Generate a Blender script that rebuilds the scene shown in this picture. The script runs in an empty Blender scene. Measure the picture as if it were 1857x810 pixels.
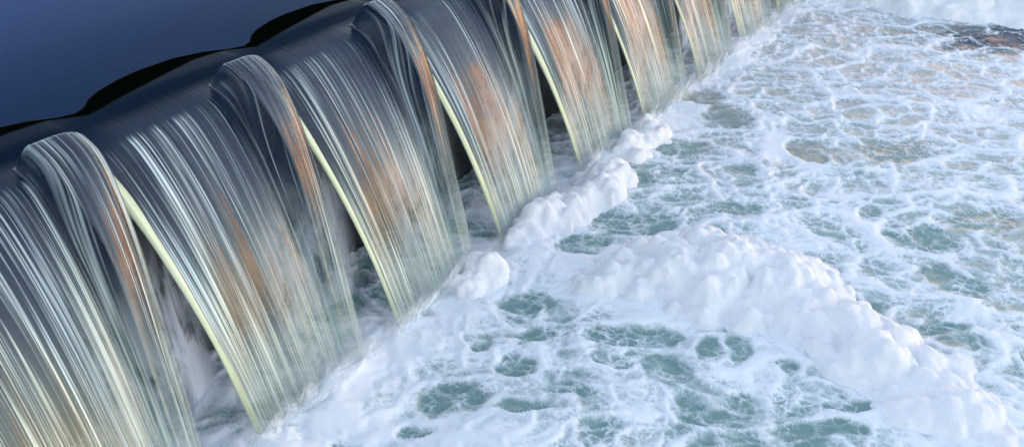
import bpy, math, random
import numpy as np
from mathutils import Matrix, Vector

# ------------------------------------------------------------------ camera, sky, sun, exposure
scene = bpy.context.scene
COL = scene.collection
FPX, IW, IH = 1900.0, 1857.0, 810.0
PITCH = math.atan(1032.0 / FPX)
AZ = math.atan2(1286.0, FPX / math.cos(PITCH))       # heading, turned upstream from the weir line (+X)
CAM = np.array([0.0, -6.8, 6.0])
HD = np.array([math.cos(AZ), math.sin(AZ), 0.0])
RT = np.array([math.sin(AZ), -math.cos(AZ), 0.0])
ZU = np.array([0.0, 0.0, 1.0])
FW = HD * math.cos(PITCH) - ZU * math.sin(PITCH)
UP = HD * math.sin(PITCH) + ZU * math.cos(PITCH)

cd = bpy.data.cameras.new('camera')
cam = bpy.data.objects.new('camera', cd)
COL.objects.link(cam)
cd.sensor_width = 36.0
cd.lens = 36.0 * FPX / IW
cd.clip_start = 0.1
cd.clip_end = 5000.0
m = Matrix.Identity(4)
for i in range(3):
    m[i][0], m[i][1], m[i][2], m[i][3] = RT[i], UP[i], -FW[i], CAM[i]
cam.matrix_world = m
scene.camera = cam

SUN_EL = math.radians(9.0)
SUN_ANG = math.radians(131.0)                        # angle of the sun's direction from +X, towards +Y
world = bpy.data.worlds.new('World')
scene.world = world
world.use_nodes = True
wn = world.node_tree.nodes
wl = world.node_tree.links
bg = wn['Background']
sky = wn.new('ShaderNodeTexSky')
sky.sky_type = 'NISHITA'
sky.sun_disc = False
sky.sun_elevation = SUN_EL
sky.sun_rotation = math.radians(90.0) - SUN_ANG
sky.air_density = 0.8
sky.dust_density = 0.0
sky.ozone_density = 0.6
wl.new(sky.outputs['Color'], bg.inputs['Color'])
bg.inputs['Strength'].default_value = 0.10

sd = bpy.data.lights.new('sun', 'SUN')
sd.energy = 5.0
sd.angle = math.radians(0.5)
sd.color = (1.0, 0.80, 0.58)
sun = bpy.data.objects.new('sun', sd)
COL.objects.link(sun)
sv = Vector((math.cos(SUN_ANG) * math.cos(SUN_EL), math.sin(SUN_ANG) * math.cos(SUN_EL), math.sin(SUN_EL)))
sun.rotation_euler = sv.to_track_quat('Z', 'Y').to_euler()

scene.view_settings.view_transform = 'Standard'
scene.view_settings.look = 'None'
scene.view_settings.gamma = 1.0
scene.view_settings.use_curve_mapping = False
scene.view_settings.exposure = 3.0
scene.view_settings.use_white_balance = True
scene.view_settings.white_balance_temperature = 8900.0
scene.view_settings.white_balance_tint = 20.0
scene.render.engine = 'CYCLES'
scene.cycles.max_bounces = 8
scene.cycles.transparent_max_bounces = 16
scene.cycles.caustics_reflective = False
scene.cycles.caustics_refractive = False

rng = np.random.default_rng(7)
random.seed(7)

# ------------------------------------------------------------------ helpers
def on_z(px, py, z=0.0):
    r = FW + (px - IW / 2) / FPX * RT - (py - IH / 2) / FPX * UP
    return CAM + r * ((z - CAM[2]) / r[2])

def tag(o, label=None, cat=None, group=None, kind=None):
    if label: o['label'] = label
    if cat: o['category'] = cat
    if group: o['group'] = group
    if kind: o['kind'] = kind
    return o

def mesh_obj(name, verts, faces, mat=None, parent=None, smooth=True):
    me = bpy.data.meshes.new(name)
    verts = np.asarray(verts, dtype=np.float32)
    me.from_pydata(verts.tolist(), [], [list(f) for f in faces])
    if smooth:
        me.polygons.foreach_set('use_smooth', np.ones(len(me.polygons), dtype=bool))
    me.update()
    o = bpy.data.objects.new(name, me)
    if mat: me.materials.append(mat)
    COL.objects.link(o)
    if parent: o.parent = parent
    return o

def grid_obj(name, P, mat, parent=None, mask=None, attrs=None, uv=None, flip=False):
    """P: (n, m, 3) array; faces where mask (n-1, m-1) is true."""
    n, k = P.shape[:2]
    idx = np.arange(n * k).reshape(n, k)
    q = np.stack([idx[:-1, :-1], idx[1:, :-1], idx[1:, 1:], idx[:-1, 1:]], -1)
    if flip: q = q[..., ::-1]
    q = q.reshape(-1, 4)
    if mask is not None: q = q[mask.reshape(-1)]
    used = np.zeros(n * k, bool); used[q.reshape(-1)] = True
    remap = np.cumsum(used) - 1
    q = remap[q]
    V = P.reshape(-1, 3)[used].astype(np.float32)
    me = bpy.data.meshes.new(name)
    me.vertices.add(len(V)); me.vertices.foreach_set('co', V.reshape(-1))
    me.loops.add(q.size); me.loops.foreach_set('vertex_index', q.reshape(-1).astype(np.int32))
    me.polygons.add(len(q))
    me.polygons.foreach_set('loop_start', (np.arange(len(q)) * 4).astype(np.int32))
    me.polygons.foreach_set('loop_total', np.full(len(q), 4, np.int32))
    me.polygons.foreach_set('use_smooth', np.ones(len(q), bool))
    if attrs:
        for an, av in attrs.items():
            a = me.attributes.new(an, 'FLOAT', 'POINT')
            a.data.foreach_set('value', av.reshape(-1)[used].astype(np.float32))
    if uv is not None:
        a = me.attributes.new('flow', 'FLOAT_VECTOR', 'POINT')
        a.data.foreach_set('vector', uv.reshape(-1, 3)[used].astype(np.float32).reshape(-1))
    me.update(calc_edges=True)
    me.validate()
    o = bpy.data.objects.new(name, me)
    me.materials.append(mat)
    COL.objects.link(o)
    if parent: o.parent = parent
    return o

def sstep(a, b, x):
    t = np.clip((x - a) / float(b - a), 0, 1)
    return t * t * (3 - 2 * t)

def hsh(ix, iy, s):
    h = (ix.astype(np.int64) * 374761393 + iy.astype(np.int64) * 668265263 + s * 1274126177) & 0xFFFFFFFF
    h = ((h ^ (h >> 13)) * 1274126177) & 0xFFFFFFFF
    h = ((h ^ (h >> 16)) * 2246822519) & 0xFFFFFFFF
    return ((h ^ (h >> 15)) & 0xFFFFFF) / float(0xFFFFFF)

def vnoise(x, y, s=0):
    ix, iy = np.floor(x), np.floor(y)
    fx, fy = x - ix, y - iy
    fx = fx * fx * fx * (fx * (fx * 6 - 15) + 10); fy = fy * fy * fy * (fy * (fy * 6 - 15) + 10)
    a, b = hsh(ix, iy, s), hsh(ix + 1, iy, s)
    c, d = hsh(ix, iy + 1, s), hsh(ix + 1, iy + 1, s)
    return (a + (b - a) * fx) * (1 - fy) + (c + (d - c) * fx) * fy

def fbm(x, y, s=0, o=4):
    v = 0; a = .5; t = 0
    for k in range(o):
        v = v + a * vnoise(x * 2 ** k + 17.3 * k, y * 2 ** k - 9.1 * k, s + k); t += a; a *= .5
    return v / t

def voro(x, y, s=0):
    """distances to nearest and second nearest jittered point"""
    ix, iy = np.floor(x), np.floor(y)
    d1 = np.full(x.shape, 9.0); d2 = np.full(x.shape, 9.0)
    for dx in (-1, 0, 1):
        for dy in (-1, 0, 1):
            cx, cy = ix + dx, iy + dy
            px = cx + .08 + .84 * hsh(cx, cy, s); py = cy + .08 + .84 * hsh(cx, cy, s + 51)
            d = np.hypot(px - x, py - y)
            d2 = np.minimum(d2, np.maximum(d, d1)); d1 = np.minimum(d1, d)
    return d1, d2

# ------------------------------------------------------------------ materials
class NT:
    def __init__(self, name):
        self.m = bpy.data.materials.new(name); self.m.use_nodes = True
        self.t = self.m.node_tree; self.n = self.t.nodes; self.l = self.t.links
        self.bsdf = self.n['Principled BSDF']; self.out = self.n['Material Output']
    def new(self, typ, **kw):
        nd = self.n.new(typ)
        for k, v in kw.items():
            setattr(nd, k, v)
        return nd
    def set(self, nd, sock, v):
        s = nd.inputs[sock] if not hasattr(sock, 'is_output') else sock
        if hasattr(v, 'is_output'): self.l.new(v, s)
        else: s.default_value = v
    def math(self, op, a, b=None, c=None, clamp=False):
        nd = self.new('ShaderNodeMath', operation=op, use_clamp=clamp)
        for i, v in enumerate((a, b, c)):
            if v is not None: self.set(nd, i, v)
        return nd.outputs[0]
    def ramp(self, x, lo, hi, a=0.0, b=1.0):
        nd = self.new('ShaderNodeMapRange', interpolation_type='SMOOTHSTEP')
        self.set(nd, 'Value', x)
        nd.inputs['From Min'].default_value = lo; nd.inputs['From Max'].default_value = hi
        nd.inputs['To Min'].default_value = a; nd.inputs['To Max'].default_value = b
        return nd.outputs['Result']
    def mix(self, f, a, b):
        nd = self.new('ShaderNodeMix', data_type='RGBA')
        self.set(nd, nd.inputs['Factor'], f)
        for i, v in ((6, a), (7, b)):
            if hasattr(v, 'is_output'): self.l.new(v, nd.inputs[i])
            else: nd.inputs[i].default_value = (*v, 1.0)
        return nd.outputs[2]
    def noise(self, vec, scale, detail=3.0, rough=.55, dist=0.0, dim='3D'):
        nd = self.new('ShaderNodeTexNoise', noise_dimensions=dim)
        if vec is not None: self.l.new(vec, nd.inputs['Vector'])
        nd.inputs['Scale'].default_value = scale; nd.inputs['Detail'].default_value = detail
        nd.inputs['Roughness'].default_value = rough; nd.inputs['Distortion'].default_value = dist
        return nd.outputs['Fac']
    def attr(self, name):
        return self.new('ShaderNodeAttribute', attribute_name=name)
    def comb(self, x, y, z=0.0):
        nd = self.new('ShaderNodeCombineXYZ')
        for i, v in enumerate((x, y, z)): self.set(nd, i, v)
        return nd.outputs[0]
    def pos(self):
        return self.new('ShaderNodeNewGeometry').outputs['Position']
    def bump(self, h, strength, dist, normal=None):
        nd = self.new('ShaderNodeBump')
        self.l.new(h, nd.inputs['Height'])
        nd.inputs['Strength'].default_value = strength; nd.inputs['Distance'].default_value = dist
        if normal is not None: self.l.new(normal, nd.inputs['Normal'])
        return nd.outputs['Normal']
    def p(self, **kw):
        for k, v in kw.items():
            k = k.replace('_', ' ')
            if isinstance(v, tuple) and len(v) == 3: v = (*v, 1.0)
            self.set(self.bsdf, k, v)

def mat_upstream():
    t = NT('still_river_water')
    n = t.noise(t.pos(), 0.8, 2.0)
    # blue sky reflection painted into the upstream colour, fading darker towards the crest
    body = t.mix(t.attr('sky_navy').outputs['Fac'], (0.002, 0.012, 0.026), (0.0002, 0.038, 0.130))
    body = t.mix(t.attr('dark_refl').outputs['Fac'], body, (0.001, 0.002, 0.0015))     # reflection of the dark bank painted in as a black band
    t.p(Base_Color=body, Roughness=0.06, IOR=1.333, Normal=t.bump(n, 0.15, 0.02))
    t.set(t.bsdf, 'Specular IOR Level', t.math('MULTIPLY_ADD', t.attr('dark_refl').outputs['Fac'], -.008, .008))
    return t.m

def mat_curtain(veil=False):
    t = NT('splash_veil' if veil else 'falling_water')
    at = t.attr('flow')
    sep = t.new('ShaderNodeSeparateXYZ'); t.l.new(at.outputs['Vector'], sep.inputs[0])
    u, v, e = sep.outputs          # metres along the weir, metres along the fall, 0..1 aeration
    def streak(su, sv, seed, det=2.0):
        return t.noise(t.comb(t.math('MULTIPLY', u, su), t.math('MULTIPLY', v, sv), seed), 1.0, det, .5)
    s1 = streak(36, .45, 3.1)
    s2 = streak(90, .6, 11.7, 3.0)
    s3 = streak(210, .8, 23.9)
    s4 = streak(7, .35, 31.0)
    pat = t.attr('patch').outputs['Fac']
    base = t.math('ADD', t.math('MULTIPLY', s1, .5), t.math('MULTIPLY', s2, .5))
    base = t.math('ADD', base, t.math('MULTIPLY', t.math('SUBTRACT', s4, .53), .42))
    amt = t.math('ADD', base, t.math('MULTIPLY', t.math('SUBTRACT', e, .5), .08))
    amt = t.math('ADD', amt, t.math('MULTIPLY', t.math('SUBTRACT', pat, .5), .22))
    line = t.ramp(amt, .45, .70)
    fine = t.math('MULTIPLY', t.ramp(s3, .5, .72), t.ramp(amt, .42, .6))
    f = t.math('MAXIMUM', line, t.math('MULTIPLY', fine, .38))
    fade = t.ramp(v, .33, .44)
    f = t.math('MULTIPLY', f, fade, clamp=True)
    foot = t.ramp(e, .72, 1.0)
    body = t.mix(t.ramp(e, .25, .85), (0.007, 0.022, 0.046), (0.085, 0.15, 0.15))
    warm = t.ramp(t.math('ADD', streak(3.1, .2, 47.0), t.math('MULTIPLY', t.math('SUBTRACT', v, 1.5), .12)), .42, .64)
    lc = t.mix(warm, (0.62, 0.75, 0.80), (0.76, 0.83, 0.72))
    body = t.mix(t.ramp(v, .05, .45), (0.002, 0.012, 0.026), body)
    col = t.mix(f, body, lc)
    col = t.mix(t.math('MULTIPLY', foot, .72), col, (0.50, 0.60, 0.54))
    h = t.math('ADD', t.math('MULTIPLY', s1, .6), t.math('MULTIPLY', s2, .4))
    h = t.math('ADD', h, t.math('MULTIPLY', s3, .12))
    alpha = t.math('ADD', t.math('MULTIPLY', f, .5), t.ramp(e, .2, .8, .82, .54), clamp=True)
    alpha = t.math('MAXIMUM', alpha, t.ramp(v, .9, .5))
    ed = t.attr('edge').outputs['Fac']
    alpha = t.math('MULTIPLY', alpha, ed, clamp=True)
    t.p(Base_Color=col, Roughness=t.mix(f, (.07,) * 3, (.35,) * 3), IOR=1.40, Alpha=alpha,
        Normal=t.bump(h, .26, .02))
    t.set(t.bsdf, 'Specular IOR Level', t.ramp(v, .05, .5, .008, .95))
    return t.m

def mat_veil():
    t = NT('splash_veil')
    at = t.attr('flow')
    sep = t.new('ShaderNodeSeparateXYZ'); t.l.new(at.outputs['Vector'], sep.inputs[0])
    u, v, e = sep.outputs
    a = t.noise(t.comb(t.math('MULTIPLY', u, 4.0), t.math('MULTIPLY', v, 1.6), 5.0), 1.0, 4.0, .6, .6)
    b = t.noise(t.comb(t.math('MULTIPLY', u, 30.0), t.math('MULTIPLY', v, .9), 9.0), 1.0, 2.0)
    k = t.math('ADD', t.math('MULTIPLY', a, .75), t.math('MULTIPLY', b, .25))
    al = t.math('MULTIPLY', t.ramp(k, .30, .60), e, clamp=True)
    t.p(Base_Color=(.66, .76, .90), Roughness=.6, Alpha=t.math('MULTIPLY', al, .95))
    return t.m

def mat_spray():
    t = NT('fine_spray')
    at = t.attr('flow')
    sep = t.new('ShaderNodeSeparateXYZ'); t.l.new(at.outputs['Vector'], sep.inputs[0])
    u, v, e = sep.outputs
    a = t.noise(t.comb(t.math('MULTIPLY', u, 5.0), t.math('MULTIPLY', v, 4.0), 1.0), 1.0, 5.0, .65, .4)
    al = t.math('MULTIPLY', t.ramp(a, .34, .72), e, clamp=True)
    t.p(Base_Color=(.82, .86, .90), Roughness=.9, Alpha=t.math('MULTIPLY', al, .75))
    return t.m

def mat_rim():
    t = NT('pale_green_water_rim')
    at = t.attr('flow')
    sep = t.new('ShaderNodeSeparateXYZ'); t.l.new(at.outputs['Vector'], sep.inputs[0])
    u, v, e = sep.outputs
    a = t.noise(t.comb(t.math('MULTIPLY', u, 70.0), t.math('MULTIPLY', v, .5), 2.0), 1.0, 3.0)
    col = t.mix(t.ramp(a, .35, .65), (0.48, 0.56, 0.36), (0.84, 0.89, 0.68))  # yellow-green refraction in the rim is put into its colour
    t.p(Base_Color=col, Roughness=.3, Normal=t.bump(a, .5, .01), Alpha=e)
    t.bsdf.inputs['Subsurface Weight'].default_value = .3
    t.bsdf.inputs['Subsurface Radius'].default_value = (.05, .05, .03)
    return t.m

def mat_pool():
    t = NT('foaming_pool_water')
    f = t.attr('foam').outputs['Fac']
    tint = t.attr('warm_refl').outputs['Fac']
    p = t.pos()
    d1 = t.noise(p, 9.0, 5.0, .6)
    d2 = t.noise(p, 42.0, 4.0, .6, .3)
    k = t.math('ADD', f, t.math('MULTIPLY', t.math('SUBTRACT', d1, .5), .35))
    k = t.math('ADD', k, t.math('MULTIPLY', t.math('SUBTRACT', d2, .5), .45))
    wv = t.new('ShaderNodeVectorMath', operation='MULTIPLY_ADD')
    nz = t.new('ShaderNodeTexNoise'); t.l.new(p, nz.inputs['Vector']); nz.inputs['Scale'].default_value = 5.0; nz.inputs['Detail'].default_value = 3.0
    t.l.new(nz.outputs['Color'], wv.inputs[0]); wv.inputs[1].default_value = (.16, .16, 0); t.l.new(p, wv.inputs[2])
    for sc_, wd, am in ((8.0, .16, .34), (17.0, .20, .22)):
        vo = t.new('ShaderNodeTexVoronoi', feature='DISTANCE_TO_EDGE'); t.l.new(wv.outputs[0], vo.inputs['Vector'])
        vo.inputs['Scale'].default_value = sc_
        ln = t.math('MULTIPLY', t.ramp(vo.outputs['Distance'], wd, .0), t.ramp(t.noise(p, 2.2 * sc_ / 8, 2.0), .40, .62))
        k = t.math('ADD', k, t.math('MULTIPLY', ln, am))
    a = t.ramp(k, .10, 1.08)
    teal = t.mix(t.noise(p, 1.3, 2.0), (0.12, 0.25, 0.255), (0.22, 0.37, 0.345))
    wat = t.mix(tint, teal, (0.40, 0.39, 0.36))  # warm reflection of the buildings painted into the far water's colour
    wat = t.mix(t.attr('depth').outputs['Fac'], wat, (0.04, 0.07, 0.11))
    col = t.mix(a, wat, (0.82, 0.86, 0.92))
    h = t.math('ADD', t.math('MULTIPLY', a, .7), t.math('MULTIPLY', d2, .3))
    t.p(Base_Color=col, Roughness=t.mix(a, (.2,) * 3, (.75,) * 3), IOR=1.333, Normal=t.bump(h, .38, .02))
    t.bsdf.inputs['Specular IOR Level'].default_value = .2
    return t.m

def mat_foam():
    t = NT('thick_white_foam')
    p = t.pos()
    a = t.noise(p, 16.0, 6.0, .65)
    vo = t.new('ShaderNodeTexVoronoi', feature='SMOOTH_F1'); t.l.new(p, vo.inputs['Vector'])
    vo.inputs['Scale'].default_value = 48.0; vo.inputs['Smoothness'].default_value = .4
    h = t.math('ADD', t.math('MULTIPLY', a, .7), t.math('MULTIPLY', vo.outputs['Distance'], -.5))
    col = t.mix(t.ramp(t.noise(p, 3.0, 3.0), .3, .7), (0.77, 0.785, 0.83), (0.85, 0.845, 0.86))
    sp = t.noise(p, 75.0, 3.0, .6)
    col = t.mix(t.math('MULTIPLY', t.ramp(sp, .56, .72), t.ramp(t.noise(p, 5.0, 3.0), .38, .6)), col, (0.60, 0.64, 0.70))
    t.p(Base_Color=col, Roughness=.8, Normal=t.bump(h, .32, .025))
    t.bsdf.inputs['Subsurface Weight'].default_value = .0
    t.bsdf.inputs['Subsurface Radius'].default_value = (.04, .04, .05)
    return t.m

def mat_plain(name, c1, c2, scale, rough=.8, bump=.3, spec=.4):
    t = NT(name)
    n = t.noise(t.pos(), scale, 5.0, .6)
    t.p(Base_Color=t.mix(t.ramp(n, .3, .7), c1, c2), Roughness=rough, Normal=t.bump(n, bump, .03))
    t.bsdf.inputs['Specular IOR Level'].default_value = spec
    return t.m

M = dict(up=mat_upstream(), curtain=mat_curtain(), veil=mat_veil(), rim=mat_rim(), spray=mat_spray(), pool=mat_pool(), foam=mat_foam(),
         concrete=mat_plain('wet_dark_concrete', (.010, .013, .020), (.04, .045, .055), 6.0, .35, .5),
         nose=mat_plain('stained_splitter_concrete', (.02, .022, .035), (.07, .06, .08), 14.0, .4, .7),
         hill=mat_plain('sun_block_ground', (.010, .013, .009), (.025, .03, .018), .4, .95, .6, .1),
         ground=mat_plain('river_bank_earth', (.025, .03, .025), (.05, .05, .04), .5, .9, .4, .2),
         river=mat_plain('open_river_water', (.03, .06, .07), (.06, .10, .11), .6, .12, .2, .5),
         roof=mat_plain('dark_roof_tiles', (.10, .05, .04), (.16, .08, .06), 3.0),
         glass=mat_plain('window_glass', (.02, .025, .03), (.04, .045, .05), 1.0, .08, 0.0, .6))
FACADES = [mat_plain('facade_plaster_%d' % i, c, tuple(x * 1.12 for x in c), .8, .8, .1)
           for i, c in enumerate([(.80, .58, .42), (.82, .66, .50), (.74, .48, .34), (.80, .60, .44)])]

# ------------------------------------------------------------------ weir and falling water geometry
SP, X0 = 2.04, 4.51                      # spacing of the splitters along the weir and the first one in view
HUMPS = [X0 + SP * k for k in range(-2, 10)]
YS0, YS1 = -.60, .15                     # draw-down starts / free fall begins (metres downstream of the crest)
ZW = 2.57
_yy = np.linspace(-3.0, 1.6, 4601)
_t = np.clip((_yy - YS0) / (YS1 - YS0), 0, 1)
_m = np.where(_yy < YS1, 1.15 * _t ** 3, 1.15 + 1.67 * (_yy - YS1))
_z = ZW - np.concatenate([[0], np.cumsum((_m[1:] + _m[:-1]) * .5 * np.diff(_yy))])
base_z = lambda y: np.interp(y, _yy, _z)
base_m = lambda y: np.interp(y, _yy, _m)

def band(X):
    ph = ((X - 7.25) / SP) % 1.0
    yu = np.interp(ph, [0, .06, .13, .22, .36, .5, .7, .84, .93, 1], [.62, .66, .78, .87, .95, .98, .95, .83, .68, .62])
    yl = np.interp(ph, [0, .08, .2, .45, .7, .88, .96, 1], [.45, .47, .50, .58, .68, .66, .52, .45])
    return yu, yl

_tt = np.linspace(0, 1.4, 141)
_ss = 1 - sstep(.7, 1.2, _tt)
_ff = np.concatenate([[0], np.cumsum((_ss[1:] + _ss[:-1]) * .5 * .01)])
def surf_z(X, yd):
    """height of the approaching water at (X, yd metres downstream of the crest)"""
    y = -yd
    z = base_z(yd)
    yu, yl = band(X)
    t = (yu - y) / (yu - yl)
    d = .10 * (yu - yl) * np.interp(t, _tt, _ff)
    fade = sstep(.12, .5, y)
    return z + d * fade

# upstream sheet
xs = np.concatenate([np.arange(-60, -2, 4.0), np.arange(-2, 2, .25), np.arange(2, 12, .025), np.arange(12, 26, .08), np.arange(26, 61, 2.5)])
ys = np.concatenate([np.arange(.35, 1.3, .012), np.arange(1.3, 6, .15), np.arange(6, 48, 3.0)])
Xg, Yg = np.meshgrid(xs, ys, indexing='ij')
Pz = surf_z(Xg, -Yg)
swell = .010 * (fbm(Xg * .5, Yg * .5, 3, 2) - .5) * sstep(1.0, 2.5, Yg)
sky_navy = sstep(-.01, .012, Yg - band(Xg)[0]) * (.38 + .62 * sstep(-.2, 3.2, Yg - 1))
o = grid_obj('upstream_river', np.stack([Xg, Yg, Pz + swell], -1), M['up'], attrs=dict(sky_navy=sky_navy, dark_refl=sstep(.012, -.010, Yg - band(Xg)[0]) * sstep(-.03, .03, Yg - band(Xg)[1])))
tag(o, kind='structure')

def hump_x(X, Xh, Y):
    left = np.clip((X - (Xh - .27)) / (.055 + .12 * sstep(.0, .6, Y)), 0, 1)
    left = left * left * (3 - 2 * left)
    r = np.clip((X - (Xh - .05)) / .40, 0, 1)
    return left * np.sqrt(np.clip(1 - r ** 2.4, 0, 1))

def curtain_surface(j, nu=300, nv=150, back=False):
    Xl, Xh = HUMPS[j - 1], HUMPS[j]
    Xa, Xb = Xl + .37, Xh + .345
    vr = np.random.default_rng(100 + j).uniform(-1, 1, 6)
    u = np.linspace(0, 1, nu)
    yd = np.concatenate([np.linspace(-.35, .2, 45)[:-1], np.linspace(.2, 1.34, nv - 44)])
    U, Y = np.meshgrid(u, yd, indexing='ij')
    Xt = Xa + (Xb - Xa) * U
    Z = surf_z(Xt, Y)
    m = base_m(Y)
    nl = np.sqrt(1 + m * m)
    ny, nz = m / nl, 1 / nl                    # outward normal (downstream, up)
    hx = hump_x(Xt, Xh, Y)
    hy = sstep(-.17, -.05, Y) * (1 - .66 * sstep(.1, 1.25, Y))
    off = (.32 + .03 * vr[0]) * hx * hy
    # water piles a little against the splitter, and dips beside the previous one
    off += .03 * np.exp(-((Xt - (Xh - .40)) / .22) ** 2) * sstep(-.30, .15, Y)
    dip = np.exp(-((Xt - Xa) / .16) ** 2) * sstep(-.3, .05, Y) * (1 - .6 * sstep(.3, 1.1, Y))
    off -= .085 * dip
    g = sstep(-.1, .25, Y)
    ridge = (vnoise(Xt * 7, Y * .5, 5) - .5) * .013 + (vnoise(Xt * 24, Y * .6, 6) - .5) * .007
    off += ridge * g
    gx = np.clip((Y - .05) / 1.25, 0, 1) ** 1.15
    Xc = Xt - (.48 + .10 * vr[1]) * np.clip((U - .35) / .65, 0, 1) ** 1.5 * gx + .14 * np.clip(1 - U / .25, 0, 1) ** 1.5 * gx
    off += (.05 * vr[2] * (U - .4) + .03 * vr[3] * np.sin(U * 5 + vr[4] * 3)) * sstep(.2, 1.3, Y)
    Xc = Xc + .035 * (vnoise(Y * 2.5 + j * 7, U * 0, 77) - .5) * sstep(.3, 1.0, Y) * sstep(.75, 1.0, U)
    P = np.stack([Xc, -(Y + off * ny), Z + off * nz], -1)
    return P, U, Y, Xt

WEIR = bpy.data.objects.new('weir', None); COL.objects.link(WEIR)
tag(WEIR, 'long dark concrete weir with splitter blocks behind the falling water', 'weir')
prof = [(60, -2), (.06, -2), (.05, .0), (.05, 1.96), (.12, 2.12), (.28, 2.16), (1.6, 2.0), (60, .6)]
vs, fs = [], []
for x in (-60.0, 60.0):
    for (y, z) in prof: vs.append((x, y, z))
k = len(prof)
for i in range(k): fs.append((i, (i + 1) % k, k + (i + 1) % k, k + i))
fs += [tuple(range(k))[::-1], tuple(range(k, 2 * k))]
mesh_obj('crest_wall', vs, fs, M['concrete'], WEIR, smooth=False)
# one splitter block, copied
bv, bf = [], []
bp = [(.22, 2.0), (.22, 2.40), (.12, 2.52), (-.02, 2.55), (-.16, 2.46), (-.24, 2.25), (-.20, 1.9), (.05, 1.7)]
for x, sc in ((-.19, .85), (-.16, .92), (.16, .92), (.20, .82)):
    for (y, z) in bp: bv.append((x, y * sc, 2.1 + (z - 2.2) * sc))
k = len(bp)
for s in range(3):
    for i in range(k): bf.append((s * k + i, s * k + (i + 1) % k, (s + 1) * k + (i + 1) % k, (s + 1) * k + i))
bf += [tuple(range(k))[::-1], tuple(range(3 * k, 4 * k))]
spl = mesh_obj('splitter', bv, bf, M['nose'], WEIR, smooth=False)
spl.location = (HUMPS[0], 0, 0)
for xh in HUMPS[1:]:
    c = spl.copy(); COL.objects.link(c); c.parent = WEIR; c.location = (xh, 0, 0)

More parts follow.
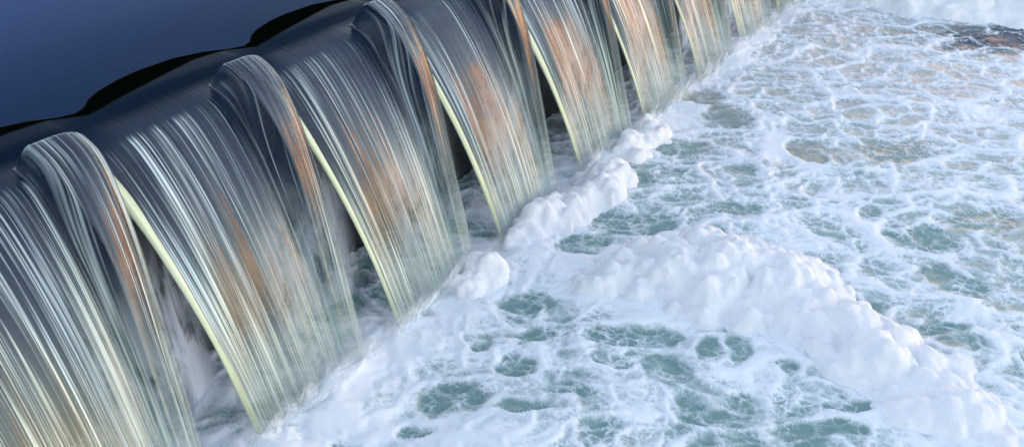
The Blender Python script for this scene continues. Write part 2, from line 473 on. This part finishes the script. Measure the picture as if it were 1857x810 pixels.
ORD = ['', 'out of view beyond the left edge', 'leftmost one, cut by the left edge', 'second from the left, nearest one seen whole',
       'third from the left, beside a small foam heap', 'fourth from the left, its foot behind a foam mass', 'fifth from the left along the weir',
       'sixth from the left along the weir', 'seventh from the left along the weir', 'eighth from the left, small near the top edge', 'ninth from the left, only its foot below the top edge']
def make_curtain(j):
    root = bpy.data.objects.new('water_curtain', None); COL.objects.link(root)
    root.location = (HUMPS[j], -1.2, 0)
    tag(root, 'streaked curtain of falling water, ' + ORD[j], 'waterfall', 'water curtains falling between the weir splitters')
    far = HUMPS[j] > 13
    P, U, Y, Xt = curtain_surface(j, 180 if far else 320, 110 if far else 150)
    # path length down the sheet
    d = np.sqrt((np.diff(P, axis=1) ** 2).sum(-1))
    L = np.concatenate([np.zeros((P.shape[0], 1)), np.cumsum(d, 1)], 1)
    aer = sstep(.0, 1.3, Y) * .9
    wob = .06 * (vnoise(Xt * 6, Y * 0, 9) - .5)
    aer = np.clip(aer + wob + .1 * sstep(.95, 1.3, Y), 0, 1)
    edge = np.ones_like(U) - (.72 * sstep(.86, .97, U) - .35 * sstep(.985, 1.0, U)) * sstep(.25, .8, Y)
    edge *= 1 - .6 * sstep(1.05, 1.3, Y) * (.4 + .6 * vnoise(Xt * 5, Y * 4, 4))
    patch = np.where(U > .74, .5 - .55 * np.exp(-((U - .80) / .05) ** 2) * sstep(0, .3, Y) + .25 * sstep(.88, .95, U), .5) + .35 * (vnoise(Xt * 2.3, Y * .7, 12) - .5)
    patch += .25 * np.exp(-(U / .06) ** 2)
    patch += .06 * sstep(.74, .78, U) * (1 - sstep(.05, .35, Y))
    loc = np.array([HUMPS[j], -1.2, 0.0])
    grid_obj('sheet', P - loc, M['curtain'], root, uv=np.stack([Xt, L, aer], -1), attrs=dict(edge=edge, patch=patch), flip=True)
    # thick rolled rim on the free left edge
    c0 = P[0]
    i0 = int(np.argmax(Y[0] > -.12))
    c = c0[i0:]; yy = Y[0, i0:]
    tan = np.gradient(c, axis=0); tan /= np.linalg.norm(tan, axis=1)[:, None]
    sx = np.array([1.0, 0, 0])
    nn = np.cross(tan, sx); nn /= np.linalg.norm(nn, axis=1)[:, None]
    w = (.012 + .034 * sstep(-.1, .35, yy) - .018 * sstep(.5, 1.3, yy)) * (.75 + .5 * vnoise(yy * 3.2 + 3.7 * j, yy * 0, 66))
    ang = np.linspace(0, 2 * np.pi, 11)
    R = c[:, None, :] + w[:, None, None] * (np.cos(ang)[None, :, None] * sx * 1.05 + np.sin(ang)[None, :, None] * nn[:, None, :] * .55)
    fl = np.zeros(R.shape); fl[..., 0] = HUMPS[j] + np.cos(ang)[None, :] * .05; fl[..., 1] = L[0, i0:, None]
    fl[..., 2] = (sstep(-.12, .25, yy) * (1 - .75 * sstep(1.0, 1.3, yy)))[:, None]
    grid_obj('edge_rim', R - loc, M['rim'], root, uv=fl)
    # thin torn water sliding down behind the gap on the left of this curtain
    Xl = HUMPS[j - 1]
    bx = np.linspace(Xl - .5, Xl + 1.0, 60); by = np.linspace(0, 1, 50)
    BX, BV = np.meshgrid(bx, by, indexing='ij')
    BY = -(.02 + .42 * BV ** .7 + .10 * (vnoise(BX * 3, BV * 2, 21) - .3))
    BZ = 1.9 - 1.95 * BV
    e = sstep(0.05, .5, BV) * sstep(Xl - .5, Xl - .2, BX) * (1 - sstep(Xl + .6, Xl + 1.0, BX))
    grid_obj('splash_veil', np.stack([BX, BY, BZ], -1) - loc, M['veil'], root, uv=np.stack([BX, BV * 2, e], -1), flip=True)
    # fine spray thrown up where the sheet lands
    for layer in range(2):
        sx_ = np.linspace(Xl + .1, HUMPS[j] + .25, 70); sv_ = np.linspace(0, 1, 24)
        SX, SV = np.meshgrid(sx_, sv_, indexing='ij')
        top = .22 + .30 * vnoise(SX * 2.1, SX * 0 + layer, 31 + j)
        SY = -(1.30 + .10 * layer + .10 * SV + .08 * (vnoise(SX * 3, SV * 2, 35 + layer) - .5))
        SZ = -.02 + top * SV
        e2 = (1 - sstep(.25, 1.0, SV)) * sstep(Xl + .1, Xl + .5, SX) * (1 - sstep(HUMPS[j] - .15, HUMPS[j] + .25, SX))
        grid_obj('spray', np.stack([SX, SY, SZ], -1) - loc, M['spray'], root, uv=np.stack([SX + 7 * layer, SV * top, e2], -1), flip=True)
    return root
for j in range(1, 11):
    make_curtain(j)

# ------------------------------------------------------------------ plunge pool
def seg_field(x, y, pts, width):
    """soft mask round a polyline given in photo pixels, width in metres (scalar or per point)"""
    W = [on_z(px, py)[:2] for px, py in pts]
    out = np.zeros_like(x)
    for a, b in zip(W[:-1], W[1:]):
        ab = b - a
        t = np.clip(((x - a[0]) * ab[0] + (y - a[1]) * ab[1]) / (ab @ ab), 0, 1)
        d2 = (x - a[0] - t * ab[0]) ** 2 + (y - a[1] - t * ab[1]) ** 2
        out = np.maximum(out, np.exp(-d2 / width ** 2))
    return out

def spot(x, y, px, py, rx, ry):
    """soft ellipse: radii in photo pixels, along the picture's right and depth directions"""
    c = on_z(px, py); d = np.linalg.norm(c - CAM)
    sr = rx * d / FPX
    e2 = on_z(px, py + ry) - c; sd_ = np.linalg.norm(e2)
    dx, dy = x - c[0], y - c[1]
    a = (dx * RT[0] + dy * RT[1]) / sr; b = (dx * HD[0] + dy * HD[1]) / sd_
    return np.sqrt(a * a + b * b)

def axis(breaks):
    out = [breaks[0][0]]
    for (a, s), (b, _) in zip(breaks[:-1], breaks[1:]):
        while out[-1] < b: out.append(out[-1] + s)
    return np.array(out)
px_ = axis([(1.0, .06), (4.0, .024), (11.0, .032), (16.0, .042), (24.0, .1), (32.0, .1)])
py_ = np.arange(-12.0, .06, .026)
X, Y = np.meshgrid(px_, py_, indexing='ij')
wx = X + .30 * (fbm(X * .9, Y * .9, 40, 3) - .5) * 2 + .07 * (fbm(X * 4, Y * 4, 44, 2) - .5) * 2
wy = Y + .30 * (fbm(X * .9, Y * .9, 41, 3) - .5) * 2 + .07 * (fbm(X * 4, Y * 4, 45, 2) - .5) * 2
fa, fb = (wx * RT[0] + wy * RT[1]) / 1.55, wx * HD[0] + wy * HD[1]
def lace(sc, s, w):
    a, b = voro(fa * sc, fb * sc, s)
    return np.exp(-(b - a) / w)
thick = .6 + .8 * fbm(X * .8, Y * .8, 60, 3)
l1 = lace(1.3, 11, .12) * thick
l2 = lace(3.2, 12, .13) * thick
l3 = lace(8.0, 13, .17)
LACE = np.clip(np.maximum(l1, .8 * l2) + .42 * l3, 0, 1.3)
cloud = fbm(wx * 1.1, wy * 1.1, 70, 5)
D = np.full(X.shape, .15)
# more open, lacy water to the upper right, milkier in front
far_lace = sstep(8.5, 12.0, X - .5 * (Y + 4))
D += .10 * (1 - far_lace)
def add(pts, w, amt):
    global D
    D = D + amt * seg_field(wx * .5 + X * .5, wy * .5 + Y * .5, pts, w)
add([(440, 815), (560, 770), (640, 690), (720, 620), (830, 520), (900, 470), (980, 400), (1040, 340), (1120, 295), (1180, 240), (1230, 180), (1300, 130), (1370, 70), (1440, 15)], .33, .55)
add([(1180, 230), (1330, 190), (1400, 250), (1390, 400), (1440, 450)], .28, .35)
add([(1400, 260), (1500, 330), (1620, 470), (1740, 560), (1857, 640)], .22, .40)
add([(1500, 310), (1700, 330), (1857, 360)], .25, .3)
add([(1450, 130), (1600, 190), (1857, 210)], .35, .25)
add([(640, 640), (760, 620), (1000, 640), (1200, 580)], .25, .30)
add([(640, 760), (900, 790), (1200, 740), (1420, 700), (1600, 740), (1800, 800)], .40, .24)
add([(1100, 480), (1250, 500), (1420, 560), (1600, 650), (1800, 780)], .55, .55)
add([(900, 500), (1000, 560), (1120, 560)], .35, .30)
holes = [(865, 610, 26, 17), (935, 655, 38, 24), (1150, 608, 85, 26), (1225, 612, 22, 15), (1215, 668, 42, 28), (1290, 635, 26, 20),
         (1345, 640, 30, 16), (820, 715, 62, 34), (985, 600, 45, 14), (1340, 722, 34, 13), (1140, 402, 88, 26), (1330, 385, 62, 14),
         (1275, 180, 40, 18), (1320, 215, 48, 22), (1465, 275, 36, 24), (1710, 500, 26, 16), (1750, 522, 45, 22), (1700, 605, 70, 13),
         (1090, 790, 34, 18), (1500, 785, 90, 16), (1265, 738, 24, 9), (640, 796, 26, 12), (1560, 745, 60, 12), (1020, 710, 60, 12),
         (1050, 440, 60, 16), (1560, 560, 50, 14), (1240, 270, 60, 14), (1150, 330, 40, 12), (960, 540, 60, 18), (1400, 610, 40, 14),
         (760, 770, 40, 12), (930, 735, 45, 10), (1620, 270, 70, 22), (1800, 400, 60, 20), (1690, 430, 60, 18), (1130, 660, 40, 9)]
hole = np.zeros_like(X)
hx_, hy_ = X + (wx - X) * .55 + .10 * (fbm(X * 5, Y * 5, 141, 3) - .5), Y + (wy - Y) * .55 + .10 * (fbm(X * 5, Y * 5, 142, 3) - .5)
for h in holes:
    hole = np.maximum(hole, 1 - sstep(.72, 1.10, spot(hx_, hy_, *h)))
foam = D + .86 * LACE * (.74 + .42 * far_lace) + (1.10 - .55 * far_lace) * (cloud - .5)
film = .42 * l3 * fbm(X * 2, Y * 2, 89, 3) * 1.6 + .5 * l2 * fbm(X * 3, Y * 3, 88, 3)
swx = wx + .5 * (fbm(wx * 1.7, wy * 1.7, 101, 3) - .5); swy = wy + .5 * (fbm(wx * 1.7, wy * 1.7, 102, 3) - .5)
wisp = 1 - np.abs(2 * fbm(swx * 2.2, swy * 2.2, 103, 4) - 1) * 2.2
foam += (.26 * (wisp - .55) + .22 * (fbm(swx * 5, swy * 9, 105, 4) - .5)) * (1 - .4 * far_lace)
foam = np.where(far_lace > 0, np.maximum(foam, far_lace * (.32 + .40 * l2 + .12 * l3)), foam)
# scattered small openings in the milky foam, gathered in patches
hr = np.random.default_rng(5)
for _ in range(90):
    cx_, cy_ = hr.uniform(4.5, 12.5), hr.uniform(-7.0, -1.7)
    if fbm(np.array([cx_ * .9]), np.array([cy_ * .9]), 120, 2)[0] < .52: continue
    rad = hr.uniform(.03, .13); q = hr.uniform(.6, 1.5)
    ix = (np.abs(px_ - cx_) < .4).nonzero()[0]; iy = (np.abs(py_ - cy_) < .4).nonzero()[0]
    sl = np.ix_(ix, iy)
    dd = np.hypot((hx_[sl] - cx_) / q, (hy_[sl] - cy_) * q) / rad
    hole[sl] = np.maximum(hole[sl], (1 - sstep(.6, 1.15, dd)) * hr.uniform(.5, .95))
foam = foam * (1 - .92 * hole) + hole * film
# open dark water in front of the far foam bank
dark = np.exp(-np.clip(spot(wx, wy, 1850, 66, 170, 30), 0, 9) ** 4)
foam -= .80 * dark
warm_refl = np.clip(sstep(10.0, 17.0, X + .3 * (Y + 3)) * (.35 + .9 * fbm(X * .6, Y * .6, 33, 3)), 0, 1) * (1 - .85 * dark)
wave = .10 * (fbm(X * .9, Y * .9, 80, 3) - .5) + .04 * (fbm(wx * 2.6, wy * 2.6, 81, 3) - .5)
near = np.exp(-((Y + 1.3) / .7) ** 2)
wave = wave * (1 + 1.0 * near) - .02
hgt = wave + .045 * np.clip(foam, 0, 1.2)
border = np.minimum(np.minimum(sstep(1, 2, X), 1 - sstep(30, 32, X)), sstep(-12, -11, Y))
hgt = hgt * border
o = grid_obj('plunge_pool', np.stack([X, Y, hgt], -1), M['pool'], attrs=dict(foam=foam, warm_refl=warm_refl, depth=dark))
tag(o, kind='structure')

# ------------------------------------------------------------------ thick foam piled on the pool
def foam_pile(label, spine, seed, res=.018, small=1.0, soft=False):
    """spine: (px, py, half-width m, height m) along the pile's foot line in photo pixels"""
    r = np.random.default_rng(seed)
    S = [(*on_z(a, b)[:2], w, h) for a, b, w, h in spine]
    pts = []
    for a, b in zip(S[:-1], S[1:]):
        n = max(2, int(np.hypot(a[0] - b[0], a[1] - b[1]) / .05))
        for t in np.linspace(0, 1, n, endpoint=False): pts.append([p + (q - p) * t for p, q in zip(a, b)])
    pts.append(list(S[-1])); pts = np.array(pts)
    x0, y0 = (pts[:, :2] - pts[:, 2:3]).min(0) - .3; x1, y1 = (pts[:, :2] + pts[:, 2:3]).max(0) + .3
    gx, gy = np.arange(x0, x1, res), np.arange(y0, y1, res)
    GX, GY = np.meshgrid(gx, gy, indexing='ij')
    env = np.full(GX.shape, -1.0)
    jx = GX + .16 * (fbm(GX * 3, GY * 3, seed, 3) - .5) * 2; jy = GY + .16 * (fbm(GX * 3, GY * 3, seed + 5, 3) - .5) * 2
    for p in pts[::2]:
        q = np.hypot(jx - p[0], jy - p[1]) / p[2]
        env = np.maximum(env, p[3] * (1 - q ** 1.7))
    H = np.clip(env, -.1, None) * .75 - .02
    area = (env > 0).sum() * res * res
    def balls(n, rlo, rhi, sink):
        nonlocal H
        base = H.copy()
        for _ in range(n):
            for _try in range(20):
                i, k = r.integers(0, GX.shape[0]), r.integers(0, GX.shape[1])
                if env[i, k] > .03: break
            else: continue
            rad = r.uniform(rlo, rhi) * (.5 + .5 * min(1, env[i, k] / .25))
            w = int(rad / res) + 2
            sl = (slice(max(0, i - w), i + w), slice(max(0, k - w), k + w))
            d2 = (GX[sl] - GX[i, k]) ** 2 + (GY[sl] - GY[i, k]) ** 2
            cap = base[i, k] - rad * sink + np.sqrt(np.clip(rad * rad - d2, 0, None)) * .9
            hh = H[sl]; kk = .006 + .04 * rad
            t = np.clip(.5 + .5 * (cap - hh) / kk, 0, 1)
            new = hh * (1 - t) + cap * t + kk * t * (1 - t)
            H[sl] = np.where(d2 < rad * rad, new, hh)
    balls(int(area * (5 if soft else 8)), .18, .34, .75 if soft else .38)
    balls(int(area * (12 if soft else 40)), .08, .16, .6 if soft else .36)
    balls(0 if soft else int(area * 120 * small), .03, .065, .42)
    for _ in range(9 if soft else 4):
        H[1:-1, 1:-1] = (H[1:-1, 1:-1] * 4 + H[:-2, 1:-1] + H[2:, 1:-1] + H[1:-1, :-2] + H[1:-1, 2:]) / 8
    H = np.minimum(H, np.where(env < .06, env * 1.3 + .01 + np.clip(env, 0, 1) * 1.6, 9))
    keep = env > -.09
    mk = keep[:-1, :-1] & keep[1:, :-1] & keep[1:, 1:] & keep[:-1, 1:]
    o = grid_obj('foam_pile', np.stack([GX, GY, H], -1), M['foam'], mask=mk)
    tag(o, label, 'foam', kind='stuff')
    return o
foam_pile('large billowing ridge of white foam crossing the pool to the lower right',
          [(1110, 510, .5, .12), (1215, 500, .8, .23), (1300, 505, 1.05, .31), (1395, 525, .9, .28), (1470, 585, .56, .19), (1560, 630, .68, .25),
           (1640, 685, .58, .21), (1710, 730, .52, .17), (1770, 765, .45, .11), (1820, 800, .3, .06)], 3)
foam_pile('small white foam heap at the foot of the third curtain', [(845, 520, .22, .20), (880, 500, .26, .24), (905, 490, .18, .14)], 9)
foam_pile('white foam mass against the foot of the fourth curtain', [(945, 440, .2, .14), (990, 410, .32, .28), (1030, 385, .32, .28), (1080, 345, .36, .26), (1120, 325, .3, .2)], 14)
foam_pile('white foam heap beside the foot of the fifth curtain', [(1140, 285, .25, .18), (1170, 262, .3, .26), (1185, 240, .25, .2)], 21)
foam_pile('thick white foam bank along the far edge of the pool',
          [(1440, -24, .6, .2), (1560, -16, 1.1, .4), (1700, -4, 1.5, .5), (1860, 6, 1.7, .5), (2100, 20, 1.8, .5)], 33, res=.035, small=.2)

# ------------------------------------------------------------------ surroundings, seen only as reflections in the water
def sheet(name, x0, x1, y0, y1, z, mat):
    o = mesh_obj(name, [(x0, y0, z), (x1, y0, z), (x1, y1, z), (x0, y1, z)], [(0, 1, 2, 3)], mat, smooth=False)
    return tag(o, kind='structure')
sheet('ground', -2500, 2500, -2500, 2500, -3.0, M['ground'])
sheet('downstream_river', -40, 33, -160, .04, -.13, M['river'])
mesh_obj('river_bank', [(33, -160, -3), (33, -160, 1.5), (140, -160, 2.5), (140, -160, -3), (33, 40, -3), (33, 40, 1.5), (140, 40, 2.5), (140, 40, -3)],
         [(0, 1, 5, 4), (1, 2, 6, 5), (2, 3, 7, 6), (0, 3, 2, 1), (4, 5, 6, 7)], M['ground'], smooth=False)['kind'] = 'structure'
# hill added out of view upstream to keep the low sun off the weir
th = np.radians(np.linspace(4, 235, 150)); rr = np.array([46, 52, 58, 64, 72, 90, 130.0])
TH, RR = np.meshgrid(th, rr, indexing='ij')
prof_h = np.array([-1, 3.5, 9, 12.2, 14, 15, -2.0])[None, :]
edge_h = sstep(4, 12, np.degrees(TH)) * (1 - sstep(222, 235, np.degrees(TH)))
boost = 1 + .12 * sstep(75, 110, np.degrees(TH))
HZ = prof_h * edge_h * boost + (fbm(TH * 30, RR * .1, 5, 4) - .5) * 3.2 * (prof_h > 5)
o = grid_obj('sun_block_hill', np.stack([8 + RR * np.cos(TH), RR * np.sin(TH), HZ], -1), M['hill'])
tag(o, kind='structure')

def building(x, y, w, d, h, fac, label, gable):
    root = bpy.data.objects.new('riverside_building', None); COL.objects.link(root)
    root.location = (x, y, 1.4); tag(root, label, 'building', 'riverside buildings lit by the low sun')
    def box(name, a, b, mat, parent=root):
        (x0, y0, z0), (x1, y1, z1) = a, b
        v = [(x0, y0, z0), (x1, y0, z0), (x1, y1, z0), (x0, y1, z0), (x0, y0, z1), (x1, y0, z1), (x1, y1, z1), (x0, y1, z1)]
        return mesh_obj(name, v, [(3, 2, 1, 0), (4, 5, 6, 7), (0, 1, 5, 4), (1, 2, 6, 5), (2, 3, 7, 6), (3, 0, 4, 7)], mat, parent, False)
    box('wall', (0, -w / 2, 0), (d, w / 2, h), fac)
    if gable:
        v = [(-.3, -w / 2 - .3, h), (d + .3, -w / 2 - .3, h), (d + .3, w / 2 + .3, h), (-.3, w / 2 + .3, h), (d / 2, -w / 2 - .3, h + d * .4), (d / 2, w / 2 + .3, h + d * .4)]
        mesh_obj('roof', v, [(3, 2, 1, 0), (0, 4, 5, 3), (1, 2, 5, 4), (0, 1, 4), (2, 3, 5)], M['roof'], root, False)
    else:
        box('cornice', (-.25, -w / 2 - .25, h), (d + .25, w / 2 + .25, h + .5), fac)
        box('stair_tower', (d * .3, -w * .2, h + .5), (d * .7, w * .1, h + 3.2), fac)
    src = None
    for fl in range(int(h // 3.2)):
        for c in range(int(w // 2.8)):
            yy, zz = -w / 2 + 1.4 + c * (w - 2.8) / max(1, int(w // 2.8) - 1), 1.6 + fl * 3.2
            if src is None:
                src = box('window', (-.04, -.45, -.7), (.05, .55, .8), M['glass']); ob = src
            else:
                ob = src.copy(); COL.objects.link(ob); ob.parent = root
            ob.location = (0, yy, zz)
y = 6.0
spec = [(11, 17, 0, 'tall peach plaster building farthest upstream on the right bank', True), (9, 12, 1, 'low cream building with flat cornice on the right bank', False),
        (12, 20, 2, 'tallest brick red building on the right bank', False), (10, 15, 3, 'mid height orange building with tiled roof on the right bank', True),
        (13, 21, 1, 'wide cream building with stair tower on the right bank', False), (9, 14, 0, 'narrow peach building with tiled roof on the right bank', True),
        (12, 18, 3, 'orange building with flat roof on the right bank', False), (11, 16, 2, 'brick red building farthest downstream on the right bank', True)]
for w, h, f, lab, g in spec:
    building(44, y - w / 2, w, 11, h * .33, FACADES[f], lab, g)
    y -= w + random.uniform(.3, 1.6)
